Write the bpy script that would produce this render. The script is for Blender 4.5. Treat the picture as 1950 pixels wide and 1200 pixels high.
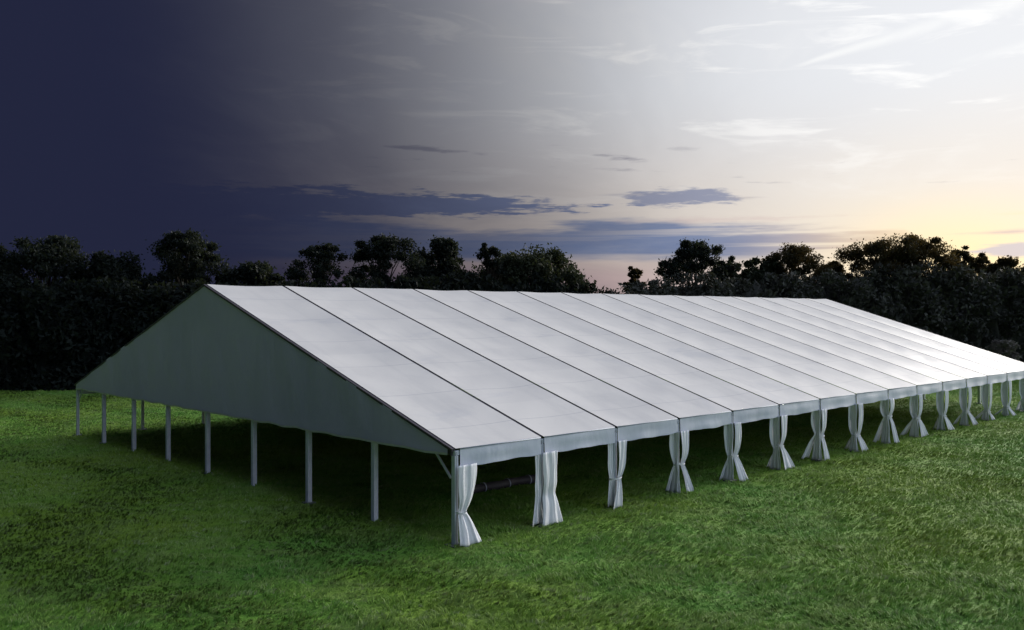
import bpy, math, random
import numpy as np

# ---------------------------------------------------------------- scene, camera, sky, sun
scene = bpy.context.scene
for o in list(bpy.data.objects):
    bpy.data.objects.remove(o)
COL = scene.collection
R = math.radians

F = 1693.0 / 1950.0                  # focal length in picture widths
CAM_H = 6.0
GLOW_AZ, GLOW_EL = R(26.5), R(3.6)   # the brightest spot low behind the trees
SUN_AZ, SUN_EL = R(45), R(12)        # lamp turned right of the glow so the tent shades the left

cam_data = bpy.data.cameras.new('camera')
cam = bpy.data.objects.new('camera', cam_data)
COL.objects.link(cam)
cam.location = (0, 0, CAM_H)
cam.rotation_euler = (R(90 - 0.1), 0, 0)
cam_data.sensor_width = 36
cam_data.lens = 36 * F
cam_data.clip_start = 0.1
cam_data.clip_end = 6000
scene.camera = cam

scene.view_settings.view_transform = 'Standard'
scene.view_settings.look = 'None'
scene.view_settings.exposure = 0.27
scene.view_settings.gamma = 1.0
scene.view_settings.use_curve_mapping = False
scene.cycles.max_bounces = 6
scene.cycles.diffuse_bounces = 2
scene.cycles.glossy_bounces = 2
scene.cycles.transmission_bounces = 2

world = bpy.data.worlds.new('World')
scene.world = world
world.use_nodes = True
world.cycles.sampling_method = 'MANUAL'
world.cycles.sample_map_resolution = 256
NT = world.node_tree
NT.nodes.clear()


class V:
    """a float socket with arithmetic"""
    def __init__(self, s, nt):
        self.s, self.nt = s, nt

    def _op(self, op, *a, clamp=False):
        n = self.nt.nodes.new('ShaderNodeMath')
        n.operation = op
        n.use_clamp = clamp
        for i, v in enumerate((self,) + a):
            if isinstance(v, V):
                self.nt.links.new(v.s, n.inputs[i])
            else:
                n.inputs[i].default_value = v
        return V(n.outputs[0], self.nt)

    def __add__(self, b): return self._op('ADD', b)
    def __radd__(self, b): return self._op('ADD', b)
    def __sub__(self, b): return self._op('SUBTRACT', b)
    def __rsub__(self, b): return (self * -1.0) + b
    def __mul__(self, b): return self._op('MULTIPLY', b)
    def __rmul__(self, b): return self._op('MULTIPLY', b)
    def __truediv__(self, b): return self._op('DIVIDE', b)
    def abs(self): return self._op('ABSOLUTE')
    def sqrt(self): return self._op('SQRT')
    def max(self, b): return self._op('MAXIMUM', b)
    def min(self, b): return self._op('MINIMUM', b)
    def atan2(self, b): return self._op('ARCTAN2', b)
    def exp(self): return self._op('EXPONENT')
    def clamp(self): return self._op('ADD', 0.0, clamp=True)

    def smooth(self, lo, hi):
        n = self.nt.nodes.new('ShaderNodeMapRange')
        n.interpolation_type = 'SMOOTHSTEP'
        self.nt.links.new(self.s, n.inputs['Value'])
        n.inputs['From Min'].default_value = lo
        n.inputs['From Max'].default_value = hi
        return V(n.outputs[0], self.nt)

    def ramp(self, pts, lo, hi):
        """piecewise function through (x, value) points"""
        n = self.nt.nodes.new('ShaderNodeFloatCurve')
        v = (self - lo) / (hi - lo)
        self.nt.links.new(v.clamp().s, n.inputs['Value'])
        c = n.mapping.curves[0]
        ps = [((x - lo) / (hi - lo), y) for x, y in pts]
        c.points[0].location = ps[0]
        c.points[1].location = ps[-1]
        for p in ps[1:-1]:
            c.points.new(*p)
        for p in c.points:
            p.handle_type = 'AUTO_CLAMPED'
        n.mapping.use_clip = False
        n.mapping.update()
        return V(n.outputs[0], self.nt)


def combine(nt, x, y, z):
    n = nt.nodes.new('ShaderNodeCombineXYZ')
    for i, v in enumerate((x, y, z)):
        if isinstance(v, V):
            nt.links.new(v.s, n.inputs[i])
        else:
            n.inputs[i].default_value = v
    return n.outputs[0]


def noise(nt, vec, scale, detail=4, rough=0.55, dist=0.0):
    n = nt.nodes.new('ShaderNodeTexNoise')
    nt.links.new(vec, n.inputs['Vector'])
    n.inputs['Scale'].default_value = scale
    n.inputs['Detail'].default_value = detail
    n.inputs['Roughness'].default_value = rough
    n.inputs['Distortion'].default_value = dist
    return V(n.outputs[0], nt)


def mixc(nt, f, a, b):
    n = nt.nodes.new('ShaderNodeMix')
    n.data_type = 'RGBA'
    if isinstance(f, V):
        nt.links.new(f.s, n.inputs[0])
    else:
        n.inputs[0].default_value = f
    for i, c in ((6, a), (7, b)):
        if isinstance(c, tuple):
            n.inputs[i].default_value = (*c, 1)
        else:
            nt.links.new(c, n.inputs[i])
    return n.outputs[2]


def build_sky():
    nt = NT
    tc = nt.nodes.new('ShaderNodeTexCoord')
    sep = nt.nodes.new('ShaderNodeSeparateXYZ')
    nt.links.new(tc.outputs['Generated'], sep.inputs[0])
    dx, dy, dz = (V(sep.outputs[i], nt) for i in range(3))
    h = (dx * dx + dy * dy).sqrt().max(0.001)
    az = dx.atan2(dy)
    e = dz / h                                     # tangent of the elevation
    # cloud noises, laid out on bearing and height, stretched sideways
    flat = combine(nt, az * 3.0, e * 26.0, 0.0)
    n_edge = noise(nt, flat, 2.2, 4, 0.6)
    n_edge2 = noise(nt, combine(nt, az * 5.0, e * 40.0, 4.0), 3.4, 5, 0.65)
    zc = dz.max(0.0) + 0.10
    plane = combine(nt, dx / zc, dy / zc * 0.6, 0.0)
    n_wisp = noise(nt, plane, 0.9, 5, 0.62, 0.6)
    n_big = noise(nt, plane, 0.28, 2, 0.5)
    # angle from the sun
    sd = (math.sin(GLOW_AZ) * math.cos(GLOW_EL), math.cos(GLOW_AZ) * math.cos(GLOW_EL), math.sin(GLOW_EL))
    cs = dx * sd[0] + dy * sd[1] + dz * sd[2]
    glow = ((cs - 1.0) * 150.0).exp()               # about 8 degrees wide
    glow_wide = ((cs - 1.0) * 20.0).exp()
    # clear evening air from the physical sky
    sky = nt.nodes.new('ShaderNodeTexSky')
    sky.sky_type = 'NISHITA'
    sky.sun_disc = False
    sky.sun_elevation = SUN_EL
    sky.sun_rotation = SUN_AZ
    sky.air_density = 1.0
    sky.dust_density = 1.5
    air = nt.nodes.new('ShaderNodeVectorMath')
    air.operation = 'SCALE'
    nt.links.new(sky.outputs[0], air.inputs[0])
    air.inputs['Scale'].default_value = 0.02
    # thin bright veil of high cloud
    c = mixc(nt, e.smooth(0.03, 0.26), (0.66, 0.565, 0.50), (0.655, 0.668, 0.695))
    c = mixc(nt, e.smooth(0.24, 0.75), c, (0.36, 0.39, 0.47))           # duller overhead
    c = mixc(nt, cs.smooth(0.55, -0.35) * 0.9, c, (0.54, 0.75, 1.14))     # bluer away from the sun
    c = mixc(nt, (glow_wide * e.smooth(0.28, 0.05)).clamp() * 0.6, c, (0.86, 0.80, 0.69))
    c = mixc(nt, n_big.smooth(0.42, 0.60) * e.smooth(0.10, 0.25) * 0.45, c, (0.57, 0.60, 0.66))
    n_str = noise(nt, combine(nt, az * 4.0 + e * 5.0, e * 22.0, 2.0), 1.5, 5, 0.6, 0.8)
    wisp = (n_wisp.smooth(0.48, 0.66) * 0.6 + n_str.smooth(0.52, 0.70) * 0.7).clamp() * e.smooth(0.08, 0.22)
    c = mixc(nt, wisp * 0.75, c, (0.90, 0.89, 0.87))
    boost = nt.nodes.new('ShaderNodeVectorMath')
    boost.operation = 'SCALE'
    nt.links.new(c, boost.inputs[0])
    nt.links.new((((cs - 1.0) * 5.0).exp() * e.smooth(0.05, 0.35) * 0.10 + 1.0).s, boost.inputs['Scale'])
    c = boost.outputs[0]
    # two old contrails
    for (a0, e0, a1, e1, w0, w1) in ((0.295, 0.262, 0.72, 0.342, 0.0018, 0.016), (0.440, 0.244, 0.74, 0.290, 0.0018, 0.012)):
        L = math.hypot(a1 - a0, e1 - e0)
        ux, uy = (a1 - a0) / L, (e1 - e0) / L
        along = (az - a0) * ux + (e - e0) * uy
        across = ((e - e0) * ux - (az - a0) * uy + (n_wisp - 0.5) * 0.035).abs()
        wid = along * ((w1 - w0) / L) + w0
        m = (across / wid.max(0.001)).smooth(1.7, 0.0) * n_wisp.smooth(0.30, 0.58) * along.smooth(0.0, 0.05) * along.smooth(1.3 * L, 0.8 * L)
        c = mixc(nt, m * 0.9, c, (0.92, 0.92, 0.90))
    # pale pink air under the bank
    c = mixc(nt, e.smooth(0.075, 0.035) * (1.0 - glow_wide.clamp()) * 0.9, c, (0.52, 0.35, 0.375))
    # low blue-grey bank: a lower deck and an upper shelf
    bank_col = mixc(nt, az.smooth(0.20, 0.42), (0.135, 0.20, 0.375), (0.50, 0.38, 0.37))
    bank_col = mixc(nt, (n_edge2 - 0.35).clamp() * 0.9, bank_col, (0.33, 0.35, 0.43))
    top = az.ramp([(-0.9, 0.118), (-0.35, 0.118), (0.0, 0.103), (0.1, 0.108), (0.27, 0.102), (0.36, 0.090), (0.41, 0.09), (0.44, 0.055), (0.6, 0.05), (0.9, 0.05)], -0.9, 0.9)
    wob = (n_edge - 0.5) * 0.065
    deck = (top + wob - e).smooth(-0.002, 0.018) * (e - 0.055 + wob * 0.25).smooth(0.0, 0.012)
    streak = noise(nt, combine(nt, az * 2.0, e * 70.0, 9.0), 1.6, 4, 0.5)
    gaps = streak.smooth(0.50, 0.64) * (az.smooth(0.05, 0.35) * 0.75 + 0.2)
    deck = deck * (1.0 - gaps * 0.85)
    c = mixc(nt, deck * 0.93, c, bank_col)
    def shelf(c, a_c, a_w, e_c, e_w, col, amt, nz=0.020, tilt=0.0):
        ec = (az - a_c) * tilt + e_c
        half = (1.0 - ((az - a_c) / a_w) * ((az - a_c) / a_w)).max(-0.6) * e_w
        m = (half + (n_edge2 - 0.5) * nz - (e - ec).abs()).smooth(0.0, 0.006)
        return mixc(nt, m * amt, c, col)
    c = shelf(c, -0.30, 0.43, 0.120, 0.020, (0.15, 0.20, 0.36), 0.92, 0.045)
    c = shelf(c, 0.188, 0.075, 0.128, 0.0115, (0.25, 0.275, 0.39), 0.9, 0.034)
    c = shelf(c, 0.135, 0.05, 0.1325, 0.003, (0.30, 0.30, 0.37), 0.9, 0.004)
    c = shelf(c, 0.255, 0.03, 0.126, 0.003, (0.36, 0.33, 0.36), 0.7, 0.006)
    c = shelf(c, 0.24, 0.17, 0.103, 0.005, (0.62, 0.50, 0.48), 0.55, 0.014)
    for (a_c, a_w, e_c, e_w, amt) in ((0.115, 0.035, 0.176, 0.0055, 0.75), (0.135, 0.022, 0.171, 0.003, 0.7),
                                       (0.045, 0.02, 0.174, 0.0025, 0.6), (0.10, 0.02, 0.163, 0.002, 0.5),
                                       (0.13, 0.015, 0.159, 0.002, 0.5), (-0.10, 0.05, 0.184, 0.006, 0.7),
                                       (-0.035, 0.015, 0.178, 0.0022, 0.6), (0.27, 0.022, 0.142, 0.0022, 0.65),
                                       (0.25, 0.014, 0.148, 0.002, 0.5), (0.19, 0.02, 0.182, 0.002, 0.4)):
        c = shelf(c, a_c, a_w, e_c, e_w, (0.33, 0.32, 0.36), amt, 0.022, -0.05)
    # sun behind the trees and dusky streaks beside it
    c = mixc(nt, (glow * 1.0).clamp() * e.smooth(0.15, 0.04) * 0.9, c, (1.0, 0.78, 0.42))
    c = shelf(c, 0.51, 0.075, 0.080, 0.0035, (0.55, 0.42, 0.44), 0.85, 0.006)
    c = shelf(c, 0.54, 0.085, 0.062, 0.010, (0.50, 0.47, 0.55), 0.8, 0.02)
    c = shelf(c, 0.53, 0.05, 0.098, 0.004, (0.95, 0.70, 0.45), 0.6, 0.01)
    # added darkening: the left sky falls to navy, also dimming the gable
    la = R(-102)
    q = (dx * math.sin(la) + dy * math.cos(la)) / h
    hh = h
    q = (q + 0.6) * hh - 0.6                       # it stands up from the horizon and does not reach overhead
    qd = q + (n_big - 0.5) * 0.16 + (n_wisp - 0.5) * 0.13
    m = qd.ramp([(-1.2, 1.0), (-0.68, 1.0), (-0.54, 0.95), (-0.43, 0.82), (-0.335, 0.60), (-0.237, 0.36), (-0.12, 0.155), (-0.025, 0.06), (0.19, 0.0), (1.0, 0.0)], -1.2, 1.0)
    c = mixc(nt, m, (0.0136, 0.0161, 0.039), c)
    # below the horizon: dull ground tone
    c = mixc(nt, e.smooth(0.0, -0.03), c, (0.05, 0.06, 0.05))
    add = nt.nodes.new('ShaderNodeMix')
    add.data_type = 'RGBA'
    add.blend_type = 'ADD'
    nt.links.new((m * 0.10).s, add.inputs[0])
    nt.links.new(c, add.inputs[6])
    nt.links.new(air.outputs[0], add.inputs[7])
    bg = nt.nodes.new('ShaderNodeBackground')
    nt.links.new(add.outputs[2], bg.inputs[0])
    bg.inputs[1].default_value = 1.0
    out = nt.nodes.new('ShaderNodeOutputWorld')
    nt.links.new(bg.outputs[0], out.inputs[0])


build_sky()

sun_data = bpy.data.lights.new('sun', 'SUN')
sun_data.energy = 5.0
sun_data.angle = R(28)                # wide disc, so the shadow edges fade softly
sun_data.color = (1.0, 0.94, 0.86)
sun = bpy.data.objects.new('sun', sun_data)
COL.objects.link(sun)
sun.location = (60, 120, 40)
sun.rotation_euler = (R(90) - SUN_EL, 0, -SUN_AZ + math.pi)

# ---------------------------------------------------------------- helpers
rng = np.random.default_rng(7)


def tag(o, label=None, cat=None, group=None, kind=None):
    if label: o['label'] = label
    if cat: o['category'] = cat
    if group: o['group'] = group
    if kind: o['kind'] = kind
    return o


def link(name, me, mat=None, parent=None):
    o = bpy.data.objects.new(name, me)
    COL.objects.link(o)
    if mat and me is not None and not me.materials:
        me.materials.append(mat)
    if parent is not None:
        o.parent = parent
    return o


def empty(name, loc=(0, 0, 0), rz=0.0):
    o = bpy.data.objects.new(name, None)
    COL.objects.link(o)
    o.location = loc
    o.rotation_euler = (0, 0, rz)
    o.empty_display_size = 0.5
    return o


def quick_mesh(name, v, f, smooth=False):
    me = bpy.data.meshes.new(name)
    me.from_pydata([tuple(p) for p in v], [], [tuple(q) for q in f])
    if smooth:
        me.polygons.foreach_set('use_smooth', [True] * len(me.polygons))
    me.update()
    return me


def np_mesh(name, v, faces, smooth=False):
    """faces: (n, k) int array"""
    me = bpy.data.meshes.new(name)
    n, k = faces.shape
    me.vertices.add(len(v))
    me.vertices.foreach_set('co', np.asarray(v, dtype=np.float32).ravel())
    me.loops.add(n * k)
    me.loops.foreach_set('vertex_index', faces.astype(np.int32).ravel())
    me.polygons.add(n)
    me.polygons.foreach_set('loop_start', np.arange(0, n * k, k, dtype=np.int32))
    if smooth:
        me.polygons.foreach_set('use_smooth', np.ones(n, dtype=bool))
    me.update(calc_edges=True)
    return me


class MB:
    def __init__(self):
        self.v, self.f = [], []

    def box(self, x0, x1, y0, y1, z0, z1):
        b = len(self.v)
        self.v += [(x, y, z) for z in (z0, z1) for y in (y0, y1) for x in (x0, x1)]
        self.f += [tuple(b + i for i in q) for q in ((0, 2, 3, 1), (4, 5, 7, 6), (0, 1, 5, 4), (2, 6, 7, 3), (0, 4, 6, 2), (1, 3, 7, 5))]
        return self

    def beam(self, p, q, w, d, side=(0, 0, 1)):
        """rectangular bar from p to q; w along side x axis, d along the other"""
        p, q = np.array(p, float), np.array(q, float)
        a = (q - p) / np.linalg.norm(q - p)
        s = np.array(side, float)
        t = np.cross(a, s); t /= np.linalg.norm(t)
        s = np.cross(t, a)
        b = len(self.v)
        for c in (p, q):
            for i, j in ((-1, -1), (1, -1), (1, 1), (-1, 1)):
                self.v.append(tuple(c + t * i * w / 2 + s * j * d / 2))
        self.f += [tuple(b + i for i in f) for f in ((0, 3, 2, 1), (4, 5, 6, 7), (0, 1, 5, 4), (1, 2, 6, 5), (2, 3, 7, 6), (3, 0, 4, 7))]
        return self

    def tube(self, pts, rad, n=8, cap=True):
        pts = [np.array(p, float) for p in pts]
        b = len(self.v)
        for i, p in enumerate(pts):
            a = pts[min(i + 1, len(pts) - 1)] - pts[max(i - 1, 0)]
            a /= max(np.linalg.norm(a), 1e-6)
            s = np.cross(a, (0.31, 0.92, 0.2)); s /= np.linalg.norm(s)
            t = np.cross(a, s)
            r = rad[i] if hasattr(rad, '__len__') else rad
            for k in range(n):
                w = 2 * math.pi * k / n
                self.v.append(tuple(p + (s * math.cos(w) + t * math.sin(w)) * r))
        for i in range(len(pts) - 1):
            for k in range(n):
                k2 = (k + 1) % n
                self.f.append((b + i * n + k, b + i * n + k2, b + (i + 1) * n + k2, b + (i + 1) * n + k))
        if cap:
            self.f.append(tuple(b + k for k in reversed(range(n))))
            self.f.append(tuple(b + (len(pts) - 1) * n + k for k in range(n)))
        return self

    def build(self, name, mat, parent=None, smooth=False, bevel=0.0):
        o = link(name, quick_mesh(name, self.v, self.f, smooth), mat, parent)
        if bevel:
            m = o.modifiers.new('bevel', 'BEVEL')
            m.width = bevel
            m.segments = 2
        return o


def grid_faces(nu, nv, base=0):
    """faces of a grid of nu x nv points, index u * nv + v"""
    u, v = np.meshgrid(np.arange(nu - 1), np.arange(nv - 1), indexing='ij')
    a = (u * nv + v).ravel() + base
    return np.stack([a, a + nv, a + nv + 1, a + 1], axis=1)


# ---------------------------------------------------------------- materials
def material(name):
    m = bpy.data.materials.new(name)
    m.use_nodes = True
    nt = m.node_tree
    b = nt.nodes['Principled BSDF']
    return m, nt, b


def coords(nt, kind='Object'):
    tc = nt.nodes.new('ShaderNodeTexCoord')
    return tc.outputs[kind]


def pos(nt):
    g = nt.nodes.new('ShaderNodeNewGeometry')
    return g.outputs['Position']


def bump(nt, b, height, strength, dist):
    n = nt.nodes.new('ShaderNodeBump')
    n.inputs['Strength'].default_value = strength
    n.inputs['Distance'].default_value = dist
    nt.links.new(height.s, n.inputs['Height'])
    nt.links.new(n.outputs[0], b.inputs['Normal'])


def mapping(nt, vec, scale):
    n = nt.nodes.new('ShaderNodeMapping')
    nt.links.new(vec, n.inputs['Vector'])
    n.inputs['Scale'].default_value = scale
    return n.outputs[0]


def mat_vinyl(name, col, dirt, rough, wrinkle=0.35, spec=0.5, stretch=(0.5, 1.6, 1.6)):
    m, nt, b = material(name)
    c = coords(nt)
    st = noise(nt, mapping(nt, c, (2.2, 0.25, 0.25)), 0.7, 5, 0.6)
    bl = noise(nt, c, 0.22, 4, 0.6)
    f = (st.smooth(0.45, 0.8) * 0.5 + bl.smooth(0.48, 0.75) * 0.6).clamp()
    cc = mixc(nt, f, col, dirt)
    if name.startswith('white_roof'):
        sp = nt.nodes.new('ShaderNodeSeparateXYZ')
        nt.links.new(c, sp.inputs[0])
        yy = V(sp.outputs[1], nt) + noise(nt, c, 0.6, 2) * 0.05
        fr = (yy / 2.31)._op('FRACT')
        weld = (fr - 0.5).abs().smooth(0.012, 0.004)           # welded cross seams of the cloth
        pan = (yy / 2.31)._op('FLOOR') * 0.37 + (V(sp.outputs[0], nt) / 3.254)._op('FLOOR') * 0.71
        tone = (pan._op('SINE') * 437.58)._op('FRACT')
        cc = mixc(nt, (weld * 0.45 + tone * 0.16).clamp(), cc, (0.44, 0.45, 0.49))
        blot = noise(nt, mapping(nt, c, (0.5, 0.9, 1)), 0.55, 5, 0.65, 0.8)
        cc = mixc(nt, blot.smooth(0.55, 0.70) * 0.35, cc, (0.50, 0.52, 0.57))
    nt.links.new(cc, b.inputs['Base Color'])
    r = bl * 0.25 + (rough - 0.12)
    nt.links.new(r.s, b.inputs['Roughness'])
    b.inputs['Specular IOR Level'].default_value = spec
    w1 = noise(nt, mapping(nt, c, stretch), 0.9, 4, 0.55, 0.4)
    w2 = noise(nt, mapping(nt, c, (stretch[0] * 3, stretch[1] * 3, stretch[2] * 3)), 1.4, 3, 0.5, 0.2)
    bump(nt, b, w1 + w2 * 0.35, wrinkle, 0.05)
    return m


M = {}
M['roof'] = mat_vinyl('white_roof_vinyl', (0.725, 0.715, 0.705), (0.59, 0.59, 0.60), 0.60, 0.24, 0.12)
for n_ in M['roof'].node_tree.nodes:
    if n_.type == 'BSDF_PRINCIPLED':
        n_.inputs['Coat Weight'].default_value = 0.04     # lacquered PVC
        n_.inputs['Coat Roughness'].default_value = 0.30
        n_.inputs['Coat IOR'].default_value = 1.5
M['valance'] = mat_vinyl('shade_blue_valance_vinyl', (0.60, 0.66, 0.78), (0.49, 0.55, 0.66), 0.5, 0.4, 0.4, (1.2, 1.2, 0.6))  # blue of the shaded side put into the base colour
M['gable'] = mat_vinyl('tinted_gable_vinyl', (0.60, 0.56, 0.84), (0.50, 0.48, 0.72), 0.5, 0.8, 0.4, (1, 1, 0.4))  # violet tint in the base offsets green light bounced off the grass


def mat_cloth():
    m, nt, b = material('white_curtain_cloth')
    c = coords(nt)
    n = noise(nt, c, 3.0, 4, 0.6)
    low = noise(nt, mapping(nt, c, (3, 3, 1)), 4.0, 4, 0.6)
    sep = nt.nodes.new('ShaderNodeSeparateXYZ')
    nt.links.new(c, sep.inputs[0])
    z = V(sep.outputs[2], nt)
    mud = (z + low * 0.35).smooth(0.40, 0.16) * 0.45      # grass stain along the hem
    col = mixc(nt, n.smooth(0.45, 0.75) * 0.5, (0.90, 0.92, 0.96), (0.82, 0.85, 0.91))
    col = mixc(nt, mud, col, (0.40, 0.42, 0.36))
    nt.links.new(col, b.inputs['Base Color'])
    b.inputs['Roughness'].default_value = 0.75
    b.inputs['Specular IOR Level'].default_value = 0.25
    bump(nt, b, noise(nt, mapping(nt, c, (6, 6, 1.2)), 3.0, 4, 0.6), 0.5, 0.03)
    tr = nt.nodes.new('ShaderNodeBsdfTranslucent')
    tr.inputs[0].default_value = (0.75, 0.78, 0.84, 1)
    mx = nt.nodes.new('ShaderNodeMixShader')
    mx.inputs[0].default_value = 0.04
    out = nt.nodes['Material Output']
    nt.links.new(b.outputs[0], mx.inputs[1])
    nt.links.new(tr.outputs[0], mx.inputs[2])
    nt.links.new(mx.outputs[0], out.inputs[0])
    return m


M['cloth'] = mat_cloth()


def mat_plain(name, col, col2, rough, scale=6.0, metal=0.0, bmp=0.0):
    m, nt, b = material(name)
    c = coords(nt)
    n = noise(nt, c, scale, 5, 0.65)
    nt.links.new(mixc(nt, n.smooth(0.35, 0.7), col, col2), b.inputs['Base Color'])
    b.inputs['Metallic'].default_value = metal
    nt.links.new((n * 0.2 + (rough - 0.1)).s, b.inputs['Roughness'])
    if bmp:
        bump(nt, b, n, bmp, 0.02)
    return m


M['alu'] = mat_plain('pale_coated_aluminium', (0.72, 0.77, 0.86), (0.62, 0.67, 0.76), 0.45, 4.0, 0.0)
M['groove'] = mat_plain('grey_track', (0.40, 0.45, 0.54), (0.34, 0.38, 0.46), 0.5, 4.0, 0.0)
M['rail'] = mat_plain('dark_keder_rail', (0.075, 0.070, 0.085), (0.11, 0.10, 0.12), 0.55, 5.0, 0.2)
for n_ in M['rail'].node_tree.nodes:
    if n_.type == 'BSDF_PRINCIPLED':
        n_.inputs['Specular IOR Level'].default_value = 0.1
        n_.inputs['Metallic'].default_value = 0.0
M['steel'] = mat_plain('galvanised_steel', (0.30, 0.32, 0.34), (0.20, 0.21, 0.22), 0.5, 9.0, 0.7)
M['hem'] = mat_plain('pale_hem_tape', (0.70, 0.70, 0.72), (0.60, 0.60, 0.62), 0.6, 5.0)
M['strap'] = mat_plain('grey_strap', (0.42, 0.46, 0.54), (0.34, 0.38, 0.46), 0.8, 20.0)
M['table'] = mat_plain('dark_roll_cloth', (0.055, 0.047, 0.055), (0.04, 0.035, 0.042), 0.6, 5.0)
M['bark'] = mat_plain('dark_bark', (0.050, 0.038, 0.028), (0.025, 0.020, 0.016), 0.9, 5.0, 0.0, 0.5)
M['stone'] = mat_plain('pale_lichened_stone', (0.42, 0.40, 0.37), (0.24, 0.23, 0.21), 0.9, 3.0, 0.0, 0.8)


def mat_leaf(name, a, b_, tcol, trans=0.3):
    m, nt, b = material(name)
    g = nt.nodes.new('ShaderNodeNewGeometry')
    ri = V(g.outputs['Random Per Island'], nt)
    n = noise(nt, g.outputs['Position'], 0.6, 3, 0.6)
    f = (ri * 0.6 + n.smooth(0.35, 0.65) * 0.5).clamp()
    nt.links.new(mixc(nt, f, a, b_), b.inputs['Base Color'])
    b.inputs['Roughness'].default_value = 0.7
    b.inputs['Specular IOR Level'].default_value = 0.12
    tr = nt.nodes.new('ShaderNodeBsdfTranslucent')
    tr.inputs[0].default_value = (*tcol, 1)
    mx = nt.nodes.new('ShaderNodeMixShader')
    mx.inputs[0].default_value = trans
    out = nt.nodes['Material Output']
    nt.links.new(b.outputs[0], mx.inputs[1])
    nt.links.new(tr.outputs[0], mx.inputs[2])
    nt.links.new(mx.outputs[0], out.inputs[0])
    return m


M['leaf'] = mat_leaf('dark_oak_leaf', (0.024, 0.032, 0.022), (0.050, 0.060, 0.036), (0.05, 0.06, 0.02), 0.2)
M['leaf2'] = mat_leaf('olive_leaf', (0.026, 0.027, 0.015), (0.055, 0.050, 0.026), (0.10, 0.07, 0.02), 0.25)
M['leaf3'] = mat_leaf('gloom_leaf', (0.009, 0.013, 0.013), (0.018, 0.025, 0.022), (0.04, 0.05, 0.02), 0.2)  # dimness of the left trees put into the leaf colour


M['hedge'] = mat_leaf('hazed_hedge_leaf', (0.070, 0.074, 0.066), (0.095, 0.099, 0.086), (0.05, 0.05, 0.02), 0.15)  # sun haze over the right-hand trees put into the leaf colour
M['pale'] = mat_leaf('pale_shrub_leaf', (0.20, 0.19, 0.17), (0.34, 0.31, 0.28), (0.2, 0.18, 0.15), 0.2)


def mat_ground():
    m, nt, b = material('meadow_ground')
    p = pos(nt)
    a = noise(nt, p, 0.10, 4, 0.55)
    c = noise(nt, mapping(nt, p, (0.6, 1.4, 1)), 1.1, 5, 0.65, 0.6)
    d = noise(nt, mapping(nt, p, (1, 2.2, 1)), 5.0, 5, 0.7, 0.4)
    col = mixc(nt, a.smooth(0.35, 0.65), (0.120, 0.290, 0.044), (0.185, 0.300, 0.032))
    col = mixc(nt, c.smooth(0.42, 0.68) * 0.7, col, (0.19, 0.29, 0.07))
    col = mixc(nt, d.smooth(0.46, 0.28) * 0.4, col, (0.040, 0.090, 0.020))
    nt.links.new(col, b.inputs['Base Color'])
    b.inputs['Roughness'].default_value = 0.8
    b.inputs['Specular IOR Level'].default_value = 0.1
    bump(nt, b, c * 0.6 + d * 0.5, 0.9, 0.12)
    return m


def mat_grass():
    m, nt, b = material('meadow_grass')
    g = nt.nodes.new('ShaderNodeNewGeometry')
    ri = V(g.outputs['Random Per Island'], nt)
    p = g.outputs['Position']
    a = noise(nt, p, 0.10, 4, 0.55)
    c = noise(nt, mapping(nt, p, (0.6, 1.4, 1)), 1.1, 5, 0.65, 0.6)
    w = noise(nt, mapping(nt, p, (1.3, 3.2, 1)), 1.5, 4, 0.6, 0.9)
    col = mixc(nt, a.smooth(0.35, 0.65), (0.130, 0.330, 0.050), (0.210, 0.345, 0.036))
    col = mixc(nt, c.smooth(0.42, 0.64) * 0.75, col, (0.240, 0.370, 0.085))
    col = mixc(nt, c.smooth(0.46, 0.30) * 0.55, col, (0.060, 0.175, 0.028))
    col = mixc(nt, w.smooth(0.53, 0.66) * 0.8, col, (0.34, 0.43, 0.19))
    col = mixc(nt, w.smooth(0.44, 0.30) * 0.5, col, (0.035, 0.10, 0.012))
    col = mixc(nt, ri.smooth(0.70, 1.0) * 0.45, col, (0.28, 0.36, 0.12))
    col = mixc(nt, ri.smooth(0.30, 0.0) * 0.3, col, (0.050, 0.125, 0.022))
    nt.links.new(col, b.inputs['Base Color'])
    b.inputs['Roughness'].default_value = 0.75
    b.inputs['Specular IOR Level'].default_value = 0.12
    tr = nt.nodes.new('ShaderNodeBsdfTranslucent')
    nt.links.new(col, tr.inputs[0])
    mx = nt.nodes.new('ShaderNodeMixShader')
    mx.inputs[0].default_value = 0.15
    up = nt.nodes.new('ShaderNodeMix')
    up.data_type = 'VECTOR'
    up.inputs[0].default_value = 0.65
    nt.links.new(g.outputs['Normal'], up.inputs[4])
    up.inputs[5].default_value = (0, 0, 1)
    nt.links.new(up.outputs[1], b.inputs['Normal'])
    out = nt.nodes['Material Output']
    nt.links.new(b.outputs[0], mx.inputs[1])
    nt.links.new(tr.outputs[0], mx.inputs[2])
    nt.links.new(mx.outputs[0], out.inputs[0])
    return m


M['ground'] = mat_ground()
M['grass'] = mat_grass()


# ---------------------------------------------------------------- ground
def lumps(x, y):
    x, y = np.asarray(x, float), np.asarray(y, float)
    z = (0.030 * np.sin(x * 0.83 + 1.3 * np.sin(y * 0.41)) * np.sin(y * 0.77 + 0.9 * np.sin(x * 0.37))
         + 0.038 * np.sin(x * 2.1 + 1.7 * np.sin(y * 1.3 + 1)) * np.sin(y * 2.7 + 1.1 * np.sin(x * 1.9))
         + 0.012 * np.sin(x * 4.7 + 2.0 * np.sin(y * 3.1)) * np.sin(y * 5.3 + 1.4 * np.sin(x * 3.3 + 2)))
    fade = np.clip((70 - np.abs(x)) / 20, 0, 1) * np.clip((115 - y) / 20, 0, 1) * np.clip((y + 10) / 10, 0, 1)
    return z * fade


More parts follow.
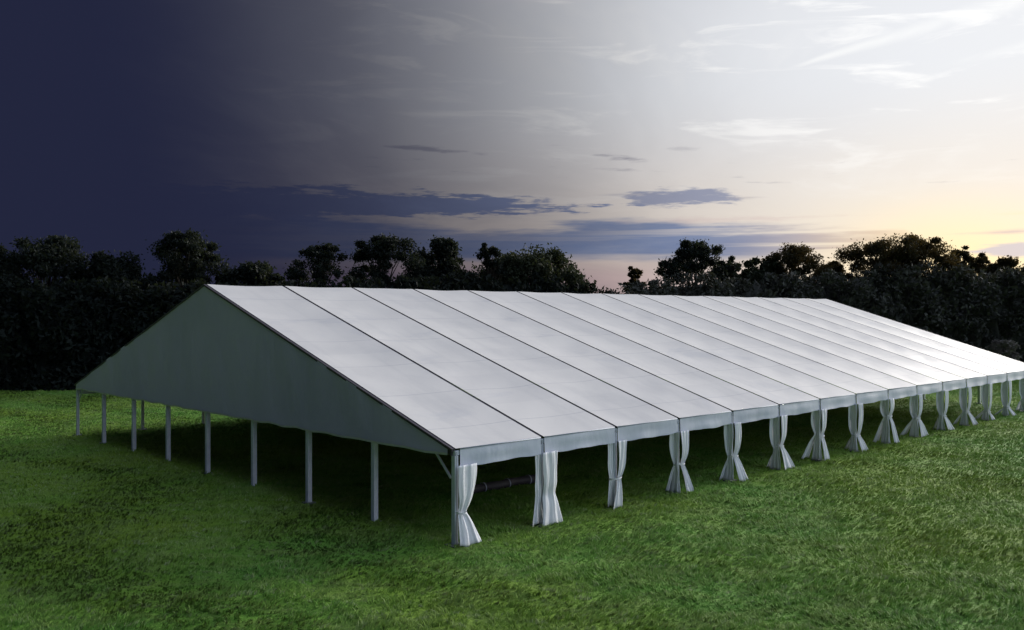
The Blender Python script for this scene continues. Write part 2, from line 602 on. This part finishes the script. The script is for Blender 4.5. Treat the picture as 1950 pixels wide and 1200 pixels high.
def build_ground():
    xs = np.concatenate([[-3000, -1200, -500, -200, -110], np.arange(-70, 70.1, 0.33), [110, 200, 500, 1200, 3000]])
    ys = np.concatenate([[-3000, -800, -200, -60], np.arange(-10, 12, 2.0), np.arange(12, 80, 0.33), np.arange(80, 120, 2.0), [150, 220, 500, 1200, 3000]])
    X, Y = np.meshgrid(xs, ys, indexing='ij')
    v = np.stack([X, Y, lumps(X, Y)], -1).reshape(-1, 3)
    o = link('ground', np_mesh('ground', v, grid_faces(len(xs), len(ys)), True), M['ground'])
    tag(o, 'green mown meadow the big tent stands on', 'ground', kind='structure')
    del o['category']


build_ground()


def build_grass():
    n = 520000
    # thinning out with distance, wider than the view on both sides
    u = rng.random(n)
    y = 12.5 * (78 / 12.5) ** u
    x = (rng.random(n) * 2 - 1) * (0.64 * y + 4)
    # tufts: pull most blades towards tuft centres
    cell = 0.24
    wx0 = 0.21 * np.sin(y * 1.9 + 1.3 * np.sin(x * 1.1)) + 0.13 * np.sin(y * 4.3 + x * 2.2)
    wy0 = 0.21 * np.sin(x * 2.2 + 1.5 * np.sin(y * 0.9)) + 0.13 * np.sin(x * 4.9 - y * 1.7)
    x, y = x + wx0, y + wy0
    cx = np.floor(x / cell); cy = np.floor(y / cell)
    hsh = np.sin(cx * 127.1 + cy * 311.7) * 43758.5453
    h1 = hsh - np.floor(hsh)
    hsh2 = np.sin(cx * 269.5 + cy * 183.3) * 43758.5453
    h2 = hsh2 - np.floor(hsh2)
    pull = rng.random(n) * 0.6
    x = x * (1 - pull) + (cx + h1) * cell * pull - wx0
    y = y * (1 - pull) + (cy + h2) * cell * pull - wy0
    patch = 0.5 + 0.5 * np.sin(x * 0.9 + 2 * np.sin(y * 0.6)) * np.sin(y * 1.3 + 1.6 * np.sin(x * 0.7 + 1))
    patch2 = np.clip(0.5 + 0.9 * np.sin(x * 2.3 + 2.4 * np.sin(y * 1.1 + 0.4 * x)) * np.sin(y * 3.1 + 2.1 * np.sin(x * 1.7)), 0, 1)
    hgt = (0.028 + 0.04 * h1 + 0.03 * patch + 0.04 * patch2 ** 1.5) * (0.6 + 0.8 * rng.random(n))
    w = (0.0065 + 0.006 * rng.random(n)) * (y / 14.0) ** 0.75
    # combed by mowing and wind: mostly leaning across the slope of the picture
    lean_dir = 0.5 * np.sin(x * 0.25 + 0.3) + 1.1 * np.sin(x * 0.8 + y * 0.55 + 2 * np.sin(y * 0.35)) + rng.normal(0, 0.7, n) + h2 * 1.5
    lean = hgt * (0.4 + 1.5 * rng.random(n))
    lx, ly = np.cos(lean_dir) * lean, np.sin(lean_dir) * lean
    wa = rng.random(n) * 2 * math.pi
    wx, wy = np.cos(wa) * w, np.sin(wa) * w
    z = lumps(x, y) - 0.012
    v = np.empty((n, 5, 3), np.float32)
    v[:, 0] = np.stack([x - wx, y - wy, z], -1)
    v[:, 1] = np.stack([x + wx, y + wy, z], -1)
    v[:, 2] = np.stack([x + wx * 0.8 + lx * 0.4, y + wy * 0.8 + ly * 0.4, z + hgt * 0.7], -1)
    v[:, 3] = np.stack([x - wx * 0.8 + lx * 0.4, y - wy * 0.8 + ly * 0.4, z + hgt * 0.7], -1)
    v[:, 4] = np.stack([x + lx, y + ly, z + hgt * 0.95], -1)
    b = np.arange(n)[:, None] * 5
    tri = np.concatenate([b + np.array([0, 1, 2]), b + np.array([0, 2, 3]), b + np.array([3, 2, 4])], 0)
    o = link('grass', np_mesh('grass', v.reshape(-1, 3), tri), M['grass'])
    tag(o, 'short tufty green grass covering the field', None, kind='stuff')


build_grass()

# ---------------------------------------------------------------- the tent
BAY, NB = 3.254, 15
LEN = BAY * NB
HALF = 14.39
WID = HALF * 2
ZE, ZR = 2.53, 7.10
CORNER = (-1.53, 22.93)
TROT = R(90) - math.atan2(0.7217, 0.6922)
tent = empty('frame_tent', (CORNER[0], CORNER[1], 0), TROT)
tag(tent, 'huge white clear-span event tent with pitched roof standing on the grass', 'tent')


def T(x, y, z=0.0):
    c, s = math.cos(TROT), math.sin(TROT)
    return (CORNER[0] + c * x - s * y, CORNER[1] + s * x + c * y, z)


SL = math.hypot(HALF, ZR - ZE)
UP = np.array([0, -(ZR - ZE) / SL, HALF / SL])     # outward normal of the near slope


def roof_panel(i, far):
    nu, nv = 9, 40
    g = 0.060
    a = np.linspace(0, 1, nu)[:, None] * np.ones(nv)
    s = np.linspace(0, 1, nv)[None, :] * np.ones((nu, 1))
    x = i * BAY + g + a * (BAY - 2 * g)
    ph = i * 2.399 + (7 if far else 0)
    sag = -0.050 * np.sin(math.pi * a) * (0.5 + 0.5 * np.sin(math.pi * s))
    wr = 0.014 * np.sin(s * 47 + 2.2 * np.sin(a * 3 + ph) + ph) * np.sin(math.pi * a) ** 0.7
    wr += 0.008 * np.sin(s * 23 + ph * 1.7 + a * 2) * np.sin(math.pi * a)
    off = sag + wr
    y = -0.05 + s * (HALF + 0.05) + off * UP[1]
    z = ZE + (y / HALF) * (ZR - ZE) + off * UP[2]
    if far:
        y = WID - y
    v = np.stack([x, y, z], -1).reshape(-1, 3)
    f = grid_faces(nu, nv)
    if far:
        f = f[:, ::-1]
    o = link('roof_panel', np_mesh('roof_panel', v, f, True), M['roof'], tent)


for far in (False, True):
    for i in range(NB):
        roof_panel(i, far)

# rafters (dark keder rails show in the joints between the panels) and ridge
for i in range(NB + 1):
    for far in (False, True):
        y0, y1 = (0.0, HALF) if not far else (WID, HALF)
        up = UP if not far else UP * np.array([1, -1, 1])
        x = min(max(i * BAY, 0.052), LEN - 0.052)
        p = np.array([x, y0, ZE]) - up * 0.118
        q = np.array([x, y1, ZR]) - up * 0.118
        r = MB().beam(p, q, 0.11, 0.20, up).build('rafter', M['rail'], tent)
MB().box(0.05, LEN - 0.05, HALF - 0.06, HALF + 0.06, ZR - 0.34, ZR - 0.16).build('ridge_beam', M['alu'], tent)
for y in (0.02, WID - 0.02):
    MB().box(0.05, LEN - 0.05, y - 0.05, y + 0.05, ZE - 0.20, ZE - 0.08).build('eave_beam', M['alu'], tent)

# legs along both long sides
for i in range(NB + 1):
    for side in (0, 1):
        x = min(max(i * BAY, 0.09), LEN - 0.09)
        y = 0.02 if side == 0 else WID - 0.02
        lg = MB().box(x - 0.06, x + 0.06, y - 0.07, y + 0.07, 0.0, ZE - 0.21).build('leg', M['alu'], tent, bevel=0.008)
        s = -1 if side == 0 else 1
        MB().box(x - 0.022, x + 0.022, y + s * 0.071, y + s * 0.075, 0.03, ZE - 0.10).build('track_groove', M['groove'], lg)
        MB().box(x - 0.2, x + 0.2, y - 0.2, y + 0.2, -0.05, 0.025).build('base_plate', M['steel'], lg)
        MB().tube([(x + 0.13, y - s * 0.14, -0.2), (x + 0.13, y - s * 0.14, 0.10)], 0.018).build('ground_stake', M['steel'], lg)

# gable posts
for gx in (0.09, LEN - 0.09):
    for k in range(1, 8):
        y = WID * k / 8
        zt = ZE + (1 - abs(y - HALF) / HALF) * (ZR - ZE) - 0.35
        lg = MB().box(gx - 0.075, gx + 0.075, y - 0.075, y + 0.075, 0.0, zt).build('gable_post', M['alu'], tent, bevel=0.008)
        MB().box(gx - 0.16, gx + 0.16, y - 0.16, y + 0.16, -0.05, 0.025).build('base_plate', M['steel'], lg)

# knee braces at the corners
for gx in (0.09, LEN - 0.09):
    for yy, s in ((0.18, 1), (WID - 0.18, -1)):
        MB().beam((gx, yy, 1.72), (gx, yy + s * 0.72, 2.42), 0.05, 0.05, (1, 0, 0)).build('knee_brace', M['alu'], tent)

# gable cloth, a little below the eave, with a hem
ZG = 2.32
for gx, s in ((-0.012, -1), (LEN + 0.012, 1)):
    n, k = 65, 9
    ys = np.linspace(0.16, WID - 0.16, n)[:, None] * np.ones(k)
    t = np.linspace(0, 1, k)[None, :] * np.ones((n, 1))
    ztop = ZE + (1 - np.abs(ys - HALF) / HALF) * (ZR - ZE) - 0.03
    zb = ZG + 0.018 * np.sin(ys * 1.745 * 2) + 0.012 * np.sin(ys * 4.1 + 1)
    z = zb + t * (ztop - zb)
    bul = 0.05 * np.sin(np.clip(z - ZG, 0, 3) * 1.0) * np.sin(ys * 2 * math.pi / 3.6) ** 2 + 0.012 * np.sin(ys * 5 + z * 2)
    v = np.stack([np.full_like(ys, gx) + s * (0.02 + np.abs(bul)), ys, z], -1).reshape(-1, 3)
    f = grid_faces(n, k)
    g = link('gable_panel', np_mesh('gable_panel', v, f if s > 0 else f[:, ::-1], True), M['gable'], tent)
    # hem strip along the bottom edge
    hv, nh = [], n
    for j in range(n):
        yy, z0 = ys[j, 0], zb[j, 0]
        x0 = gx + s * (0.030 + abs(bul[j, 0]))
        hv += [(x0, yy, z0 - 0.012), (x0 + s * 0.008, yy, z0 + 0.05)]
    hf = [(2 * j, 2 * j + 2, 2 * j + 3, 2 * j + 1) for j in range(n - 1)]
    link('hem', quick_mesh('hem', hv, hf, True), M['hem'], g)
    # verge trim on the two rakes
    for far in (False, True):
        up = UP if not far else UP * np.array([1, -1, 1])
        y0 = -0.05 if not far else WID + 0.05
        z0 = ZE - 0.05 * (ZR - ZE) / HALF
        p = np.array([gx + s * 0.02, y0, z0]) - up * 0.04
        q = np.array([gx + s * 0.02, HALF, ZR]) - up * 0.04
        MB().beam(p, q, 0.07, 0.07, up).build('verge_trim', M['rail'], tent)


# valances, one for each bay
def valance(i, far):
    nu, nv = 25, 7
    a = np.linspace(0, 1, nu)[:, None] * np.ones(nv)
    t = np.linspace(0, 1, nv)[None, :] * np.ones((nu, 1))
    g = 0.075
    x0, x1 = i * BAY + g, (i + 1) * BAY - g
    if i == 0: x0 = 0.20
    if i == NB - 1: x1 = LEN - 0.2
    x = x0 + a * (x1 - x0)
    rs = np.random.default_rng(100 + i + 50 * far)
    p1, p2 = rs.random(2) * 6.28
    drop = 0.475 + 0.012 * np.sin(a * 9 + p1) + 0.008 * np.sin(a * 19 + p2) + 0.02 * np.sin(math.pi * a)
    z = ZE - 0.02 - t * drop
    y = -0.058 - 0.012 * t - 0.014 * t * np.sin(a * 11 + p2) - 0.010 * np.sin(t * 7 + p1) * np.sin(math.pi * a)
    if far:
        y = WID - y
    v = np.stack([x, y, z], -1).reshape(-1, 3)
    f = grid_faces(nu, nv)
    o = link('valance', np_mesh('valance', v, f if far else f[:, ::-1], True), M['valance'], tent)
    # rolled seam along the top edge
    yy = -0.062 if not far else WID + 0.062
    MB().tube([(x0, yy, ZE - 0.035), (x1, yy, ZE - 0.035)], 0.016, 6).build('eave_roll', M['strap'], o, True)


for i in range(NB):
    valance(i, False)
    valance(i, True)


# ---------------------------------------------------------------- curtains tied to the legs
def drape(parent, top0, top1, tie_c, tie_w, tie_z, bot0, bot1, bulge, seed, mat, zt=2.08, zb=0.03, out0=-0.04, sgn=1.0):
    """one curtain cloth: edges top0..top1 at the valance, gathered at tie_z, opening to bot0..bot1"""
    rs = np.random.default_rng(seed)
    nu, nv = 30, 34
    a = np.linspace(0, 1, nu)[:, None] * np.ones(nv)
    t = np.linspace(0, 1, nv)[None, :] * np.ones((nu, 1))
    z = zt + (zb - zt) * t
    tt = (zt - tie_z) / (zt - zb)
    up = np.clip(t / tt, 0, 1)
    dn = np.clip((t - tt) / (1 - tt), 0, 1)
    eu = up ** 1.5 * (1 - 0.25 * np.sin(math.pi * up))
    ed = dn ** 0.85
    l = top0 + (tie_c - tie_w / 2 - top0) * eu
    r = top1 + (tie_c + tie_w / 2 - top1) * eu
    l = np.where(t > tt, (tie_c - tie_w / 2) + (bot0 - tie_c + tie_w / 2) * ed, l)
    r = np.where(t > tt, (tie_c + tie_w / 2) + (bot1 - tie_c - tie_w / 2) * ed, r)
    x = l + (r - l) * a
    k = rs.integers(2, 4)
    ph = rs.random() * 6.28
    near_tie = np.exp(-((t - tt) / 0.10) ** 2)
    amp = 0.011 + 0.012 * near_tie + 0.022 * dn * bulge
    fold = np.sin(a * 2 * math.pi * k + ph + 0.7 * np.sin(t * 5 + ph)) + 0.3 * np.sin(a * 2 * math.pi * (k * 2 + 1) + ph * 2 + t * 3)
    y = out0 * (1 - 0.35 * near_tie) + amp * fold + sgn * (-0.05 * np.sin(math.pi * np.clip(up, 0, 1)) * bulge - 0.32 * dn ** 1.1 * bulge)
    x = x + 0.012 * np.sin(t * 13 + a * 5 + ph)
    z = z + (t > 0.93) * (0.035 * np.sin(a * 9 + ph)) * (t - 0.93) / 0.07
    z = np.maximum(z, 0.012)
    v = np.stack([x, y, z], -1).reshape(-1, 3)
    o = link('drape', np_mesh('drape', v, grid_faces(nu, nv)[:, ::-1], True), mat, parent)
    m = o.modifiers.new('thickness', 'SOLIDIFY')
    m.thickness = 0.005
    m.offset = 0
    return o


ORD = ['', 'second', 'third', 'fourth', 'fifth', 'sixth', 'seventh', 'eighth', 'ninth', 'tenth', 'eleventh', 'twelfth', 'thirteenth', 'fourteenth', 'last visible']
# per leg: (left cloth, right cloth): top0, top1, tie_c, tie_w, tie_z, bot0, bot1, bulge
CUR = [
    [None, (-0.05, 0.60, 0.12, 0.24, 0.86, -0.12, 0.66, 0.7)],
    [(-0.20, 0.02, -0.08, 0.26, 1.0, -0.18, 0.06, 0.4), (0.06, 0.42, 0.22, 0.36, 1.0, 0.02, 0.52, 0.5)],
    [(-0.27, 0.00, -0.08, 0.24, 1.2, -0.20, 0.10, 0.3), (0.14, 0.32, 0.06, 0.12, 1.15, -0.08, 0.12, 0.2)],
    [(-0.30, 0.02, -0.02, 0.16, 0.82, -0.46, 0.12, 1.0), (0.12, 0.36, 0.10, 0.14, 0.84, 0.00, 0.52, 1.0)],
    [(-0.26, 0.00, -0.02, 0.14, 0.95, -0.60, -0.02, 1.1), (0.13, 0.34, 0.08, 0.14, 1.0, 0.04, 0.56, 1.0)],
    [(-0.32, 0.04, 0.00, 0.18, 0.95, -0.20, 0.24, 0.8), (0.13, 0.36, 0.06, 0.14, 1.15, 0.06, 0.56, 1.2)],
    [(-0.28, 0.04, -0.02, 0.20, 0.95, -0.44, 0.04, 1.0), (0.10, 0.32, 0.08, 0.18, 0.9, 0.06, 0.38, 0.9)],
    [(-0.27, 0.00, -0.04, 0.16, 0.80, -0.36, 0.02, 0.9), (0.14, 0.36, 0.08, 0.14, 0.82, 0.06, 0.52, 1.0)],
    [(-0.30, 0.00, -0.03, 0.16, 0.85, -0.62, 0.04, 1.2), (0.12, 0.34, 0.08, 0.14, 0.90, 0.08, 0.40, 1.0)],
    [(-0.30, 0.03, -0.06, 0.18, 0.75, -0.56, -0.05, 1.1), (0.10, 0.34, 0.07, 0.16, 0.78, -0.02, 0.42, 1.0)],
    [(-0.30, 0.00, -0.03, 0.14, 0.85, -0.28, 0.02, 0.8), (0.14, 0.38, 0.05, 0.14, 0.80, 0.14, 0.62, 1.0)],
    [(-0.34, 0.02, 0.00, 0.16, 0.72, -0.50, 0.00, 1.2), (0.12, 0.36, 0.06, 0.14, 0.74, 0.14, 0.70, 1.1)],
    [(-0.32, 0.02, 0.00, 0.18, 0.82, -0.48, 0.06, 1.0), (0.14, 0.38, 0.08, 0.14, 0.70, 0.10, 0.46, 1.1)],
    [(-0.32, 0.02, -0.02, 0.16, 0.70, -0.66, 0.00, 1.1), (0.12, 0.38, 0.06, 0.16, 0.74, -0.02, 0.50, 1.1)],
    [(-0.34, 0.04, -0.04, 0.20, 0.76, -0.30, 0.16, 0.8), (0.10, 0.36, 0.06, 0.20, 0.72, 0.02, 0.60, 1.0)],
]
LOOK = {
    0: 'wide white curtain tied back beside the near corner leg of the tent',
    1: 'straight untied white curtain on the second leg from the tent\'s near corner',
    2: 'narrow white curtain bundled at its foot on the third leg from near corner',
    3: 'white curtain with cinched waist and broad skirt, fourth leg from near corner',
    4: 'white curtain splitting in two above the grass, fifth leg from near corner',
    5: 'white curtain sweeping out to the right, sixth leg from the near corner',
}
for i, (lc, rc) in enumerate(CUR):
    x = min(max(i * BAY, 0.09), LEN)
    w = T(x, -0.05)
    root = empty('tied_curtain', w, TROT)
    lab = LOOK.get(i, 'white curtain tied to the %s leg from the tent\'s near corner' % ORD[i])
    if i == 14:
        lab = 'white curtain on the farthest leg seen at the right edge'
    tag(root, lab, 'curtain', 'white curtains tied to the tent legs')
    if lc:
        jr = np.random.default_rng(60 + i).normal(0, 1, 8)
        hz = 0.20 * jr[0]
        rc = (rc[0] - 0.15, rc[1] + 0.07, rc[2], rc[3] + 0.08 + 0.05 * math.sin(i * 1.9), rc[4] + hz, rc[5] - 0.16 + 0.06 * jr[1], rc[6] + 0.02 + 0.10 * jr[2], rc[7] * (1 + 0.25 * jr[3]))
        lc = (lc[0] - 0.07, lc[1] + 0.06 * min(1, i / 5), lc[2] - 0.03, lc[3] + 0.08, lc[4] + hz, lc[5] + 0.12 * jr[4], lc[6] + 0.10 + 0.05 * jr[5], lc[7] * (1 + 0.3 * jr[6]))
    for j, cdef in enumerate((lc, rc)):
        if cdef is None:
            continue
        b = cdef
        drape(root, b[0], b[1], b[2], b[3], b[4], b[5], b[6], b[7], 300 + i * 2 + j, M['cloth'],
              zb=0.02 + 0.03 * (j == 0), out0=(-0.02 + 0.17 * min(1, i / 5), -0.12)[j], sgn=(0.3 - 1.2 * min(1, i / 5), 0.75)[j])
    if i >= 3:
        # the fold that wraps the side of the leg
        dm = drape(root, -0.17, 0.14, 0.0, 0.20, rc[4], -0.24, 0.22, 0.5, 500 + i, M['cloth'], out0=-0.015, sgn=0.35)
        dm.rotation_euler = (0, 0, -math.pi / 2)
        dm.location = (-0.085, 0.03, 0)
    if i not in (1,):
        # strap round the gathered waist and the leg
        ref = rc if rc else lc
        zt = ref[4]
        xs = [c_[2] - c_[3] / 2 for c_ in (lc, rc) if c_] + [c_[2] + c_[3] / 2 for c_ in (lc, rc) if c_]
        x0, x1 = min(xs) - 0.03, max(xs) + 0.03
        pts = []
        for kk in range(17):
            w_ = 2 * math.pi * kk / 16
            pts.append(((x0 + x1) / 2 + math.cos(w_) * (x1 - x0) / 2, -0.04 + math.sin(w_) * 0.15, zt + 0.015 * math.sin(w_ * 1.0 + i)))
        mb = MB()
        for p in pts:
            mb.v += [(p[0], p[1], p[2] - 0.022), (p[0], p[1], p[2] + 0.022)]
        mb.f = [(2 * q, 2 * q + 2, 2 * q + 3, 2 * q + 1) for q in range(16)]
        mb.build('tie_strap', M['cloth'], root, True)

# ---------------------------------------------------------------- dark roll of ground cloth lying in the shade under the roof
rl = empty('cloth_roll', T(6.2, 4.6, 0.0), TROT)
tag(rl, 'dim dark roll lying in the shade under the tent behind the corner curtain', 'cloth roll')
mb = MB()
pts = [(-1.7 + 3.4 * k / 12, 0.03 * math.sin(k), 0.15) for k in range(13)]
mb.tube(pts, [0.15 + 0.012 * math.sin(k * 2.1) for k in range(13)], 12)
roll = mb.build('roll', M['table'], rl, True)
for x in (-1.0, 0.1, 1.1):
    mb = MB()
    for k in range(17):
        w_ = 2 * math.pi * k / 16
        mb.v += [(x + d, math.cos(w_) * 0.178 + 0.03 * math.sin((x + 1.7) / 3.4 * 12), 0.155 + math.sin(w_) * 0.172) for d in (-0.025, 0.025)]
    mb.f = [(2 * q, 2 * q + 2, 2 * q + 3, 2 * q + 1) for q in range(16)]
    mb.build('strap', M['strap'], rl)

# ---------------------------------------------------------------- trees
def leaf_quads(c, size, rs, up_bias=0.3):
    n = len(c)
    a = rs.normal(size=(n, 3)); a /= np.linalg.norm(a, axis=1)[:, None]
    b = rs.normal(size=(n, 3)); b[:, 2] *= (1 - up_bias)
    b -= a * (a * b).sum(1)[:, None]
    b /= np.linalg.norm(b, axis=1)[:, None]
    s = size * (0.6 + 0.8 * rs.random(n))[:, None]
    v = np.empty((n, 4, 3), np.float32)
    v[:, 0] = c - a * s
    v[:, 1] = c - b * s * 0.45
    v[:, 2] = c + a * s
    v[:, 3] = c + b * s * 0.45
    return v.reshape(-1, 3), (np.arange(n)[:, None] * 4 + np.arange(4))


def tree(px, top_y, w_px, D, style, label, seed, mat='leaf', name='broadleaf_tree'):
    rs = np.random.default_rng(seed)
    x = (px - 975) / 1693 * D
    hgt = CAM_H + (597 - top_y) / 1693 * D
    wid = w_px / 1693 * D * 1.15
    root = empty(name, (x, D, 0), rs.random() * 6.28)
    tag(root, label, 'tree', 'trees along the edge of the field')
    dens = {'dense': 1.0, 'open': 0.62, 'sparse': 0.34, 'small': 0.5}[style]
    low = {'dense': 0.22, 'open': 0.34, 'sparse': 0.36, 'small': 0.2}[style]
    mb = MB()
    tr = 0.018 * hgt + 0.06
    lean = rs.normal(0, 0.02, 2) * hgt
    th = hgt * 0.62
    pts = [(0, 0, -0.2), (0, 0, 0.15), (lean[0] * .3, lean[1] * .3, th * 0.35), (lean[0] * .7, lean[1] * .7, th * 0.7), (lean[0], lean[1], th)]
    mb.tube(pts, [tr * 1.6, tr * 1.15, tr * 0.9, tr * 0.65, tr * 0.32], 8)
    # clumps over the crown
    nc = int(44 + 30 * dens)
    clumps = []
    z0, z1 = hgt * low, hgt
    for k in range(nc):
        f = (k + 0.5) / nc
        zz = z0 + (z1 - z0) * (0.08 + 0.86 * rs.random() ** 0.85)
        rel = (zz - z0) / (z1 - z0)
        rad = wid / 2 * (math.sin(math.pi * min(0.96, 0.16 + 0.80 * rel)) ** 0.62)
        ang = k * 2.399 + rs.normal(0, 0.3)
        rr = rad * (0.30 + 0.66 * rs.random() ** 0.5) * (1 + 0.25 * math.sin(2 * ang + seed))
        clumps.append((math.cos(ang) * rr + lean[0] * rel, math.sin(ang) * rr + lean[1] * rel, zz, wid * (0.055 + 0.105 * rs.random() ** 1.3)))
    # a few ragged leaders reaching the very top
    for k in range(5):
        ang = rs.random() * 6.28
        rr = wid * 0.22 * rs.random()
        clumps.append((math.cos(ang) * rr, math.sin(ang) * rr, hgt - wid * 0.08 - k * 0.03 * hgt, wid * 0.075))
    for c in clumps[::2] if style != 'sparse' else clumps:
        zb = min(th * 0.95, max(hgt * 0.18, c[2] * 0.55))
        f = zb / th
        mb.tube([(lean[0] * f, lean[1] * f, zb), (c[0] * 0.45, c[1] * 0.45, zb + (c[2] - zb) * 0.6), (c[0], c[1], c[2])],
                [tr * 0.34, tr * 0.20, tr * 0.05], 5, False)
    mb.build('trunk', M['bark'], root, True)
    cs = []
    for c in clumps:
        n = int((330 + 240 * rs.random()) * (0.55 + 0.45 * dens) * (1.0 if style != 'sparse' else 0.55))
        d = rs.normal(size=(n, 3)); d /= np.linalg.norm(d, axis=1)[:, None]
        r = c[3] * (0.25 + 0.85 * rs.random(n) ** 0.6) * np.where(rs.random(n) < 0.14, 1.55, 1.0)
        d[:, 2] *= 0.72
        cs.append(np.array(c[:3]) + d * r[:, None])
    if style == 'dense':
        n = 3000
        d = rs.normal(size=(n, 3)); d /= np.linalg.norm(d, axis=1)[:, None]
        d *= (rs.random(n) ** 0.45)[:, None]
        cs.append(np.stack([d[:, 0] * wid * 0.4, d[:, 1] * wid * 0.4, (z0 + z1) / 2 + d[:, 2] * (z1 - z0) * 0.40], -1))
    c = np.concatenate(cs)
    c[:, 2] = np.minimum(c[:, 2], hgt * 1.01)
    v, f = leaf_quads(c, 0.145 if style != 'dense' else 0.18, rs)
    link('crown', np_mesh('crown', v, f), M[mat], root)
    return root


TREES = [
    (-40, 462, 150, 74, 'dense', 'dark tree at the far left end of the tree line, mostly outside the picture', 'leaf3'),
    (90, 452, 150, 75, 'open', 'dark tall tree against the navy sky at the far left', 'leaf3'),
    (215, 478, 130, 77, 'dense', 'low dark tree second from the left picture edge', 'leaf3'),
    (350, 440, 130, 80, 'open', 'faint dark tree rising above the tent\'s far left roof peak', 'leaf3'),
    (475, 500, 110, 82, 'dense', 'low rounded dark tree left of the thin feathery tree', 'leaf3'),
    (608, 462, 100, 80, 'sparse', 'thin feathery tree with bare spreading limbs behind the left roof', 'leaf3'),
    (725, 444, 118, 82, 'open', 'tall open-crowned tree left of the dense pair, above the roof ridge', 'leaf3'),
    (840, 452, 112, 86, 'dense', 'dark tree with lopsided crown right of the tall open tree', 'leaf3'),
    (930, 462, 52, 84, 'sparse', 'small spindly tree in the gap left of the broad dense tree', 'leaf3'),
    (1018, 470, 175, 88, 'dense', 'broad dense dark tree left of the pink gap in the tree line', 'leaf'),
    (1090, 502, 40, 92, 'small', 'little tree at the left edge of the pink gap', 'leaf'),
    (1203, 507, 38, 96, 'small', 'tiny round tree standing in the pink gap of the tree line', 'leaf2'),
    (1317, 455, 118, 94, 'open', 'tall dark tree with sky showing through its crown, right of the pink gap', 'leaf3'),
    (1388, 487, 52, 96, 'small', 'small dark tree just right of the tall see-through tree', 'leaf'),
    (1440, 488, 90, 97, 'dense', 'flat-topped dark tree in the middle of the right-hand tree line', 'leaf'),
    (1512, 464, 105, 97, 'open', 'reddish-brown topped tree right of the flat-topped tree', 'leaf2'),
    (1585, 497, 70, 99, 'dense', 'low tree in the dip left of the biggest tree', 'leaf2'),
    (1684, 452, 160, 96, 'open', 'big spreading tree left of the setting sun', 'leaf2'),
    (1752, 444, 120, 98, 'open', 'tall tree with glowing edge right beside the setting sun', 'leaf2'),
    (1832, 468, 46, 100, 'sparse', 'thin sapling in front of the bright sun glow', 'leaf2'),
    (1868, 480, 60, 100, 'sparse', 'sparse little tree just right of the sun glow', 'leaf2'),
    (1912, 490, 80, 98, 'dense', 'low olive tree near the right edge of the tree line', 'leaf2'),
    (1975, 498, 90, 96, 'dense', 'dark tree cut by the right picture edge', 'leaf'),
    (2060, 488, 110, 97, 'dense', 'tree beyond the right picture edge', 'leaf'),
]
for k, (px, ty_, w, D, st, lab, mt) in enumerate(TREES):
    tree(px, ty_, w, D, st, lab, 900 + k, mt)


# dense understorey that closes the tree line into one dark mass
def understorey(lo, hi, mat, label, seed):
    rs = np.random.default_rng(seed)
    kp = [(-150, 505), (300, 520), (450, 522), (620, 520), (800, 508), (950, 505), (1060, 508), (1105, 526), (1185, 526), (1240, 512), (1300, 508), (1400, 500),
          (1480, 502), (1600, 502), (1650, 490), (1760, 484), (1850, 490), (1950, 502), (2150, 500)]
    kd = [(-150, 71), (600, 77), (1000, 84), (1300, 91), (1700, 93), (2150, 92)]
    nc, per = int(1700 * (hi - lo) / 2300), 120
    px = rs.random(nc) * (hi - lo) + lo
    D = np.interp(px, *zip(*kd))
    top = CAM_H + (597 - 12 - np.interp(px, *zip(*kp))) / 1693 * D
    rad = 0.7 + 1.3 * rs.random(nc) ** 1.5
    f = rs.random(nc) ** 0.75
    z = np.maximum(f * top - rad * 0.75, 0.5)
    dep = -2.6 * np.sqrt(np.clip(1.05 - f * f, 0, 1)) + rs.normal(0, 0.9, nc)
    cc = np.stack([(px - 975) / 1693 * D, D + dep, z], -1)
    d = rs.normal(size=(nc, per, 3)); d /= np.linalg.norm(d, axis=2)[..., None]
    d[..., 2] *= 0.8
    r = rad[:, None] * (0.55 + 0.5 * rs.random((nc, per)))
    c = (cc[:, None, :] + d * r[..., None]).reshape(-1, 3)
    c[:, 2] = np.maximum(c[:, 2], 0.1)
    v, fc = leaf_quads(c, 0.24, rs)
    # inner body of twigs and shade
    m = int((hi - lo) / 9)
    pxs = np.linspace(lo, hi, m)
    Ds = np.interp(pxs, *zip(*kd))
    tp = (CAM_H + (597 - 12 - np.interp(pxs, *zip(*kp))) / 1693 * Ds) * 0.86
    prof = [(-2.2, 0.0), (-2.6, 0.35), (-1.9, 0.75), (0.0, 1.0), (1.9, 0.75), (2.6, 0.35), (2.2, 0.0)]
    bv = np.empty((m, len(prof), 3))
    for j, (dy, fz) in enumerate(prof):
        wob = 0.5 * np.sin(pxs * 0.21 + j * 2) + 0.4 * np.sin(pxs * 0.53 + j)
        bv[:, j, 0] = (pxs - 975) / 1693 * Ds
        bv[:, j, 1] = Ds + dy + wob
        bv[:, j, 2] = tp * fz * (1 + 0.05 * np.sin(pxs * 0.33 + j)) - (0.1 if fz == 0 else 0)
    bf = grid_faces(m, len(prof), len(v))
    vv = np.concatenate([v, bv.reshape(-1, 3)])
    ff = np.concatenate([fc, bf])
    o = link('undergrowth', np_mesh('undergrowth', vv, ff), M[mat])
    tag(o, label, None, kind='stuff')


understorey(-150, 1150, 'leaf3', 'dark undergrowth closing the foot of the left-hand tree line', 5)
understorey(1150, 2150, 'hedge', 'haze-greyed undergrowth closing the foot of the right-hand tree line', 6)

# a pale shrub just beyond the far end of the tent
tree(1908, 650, 46, 86, 'small', 'pale greyish shrub beyond the far right end of the tent', 77, 'pale', 'pale_shrub')
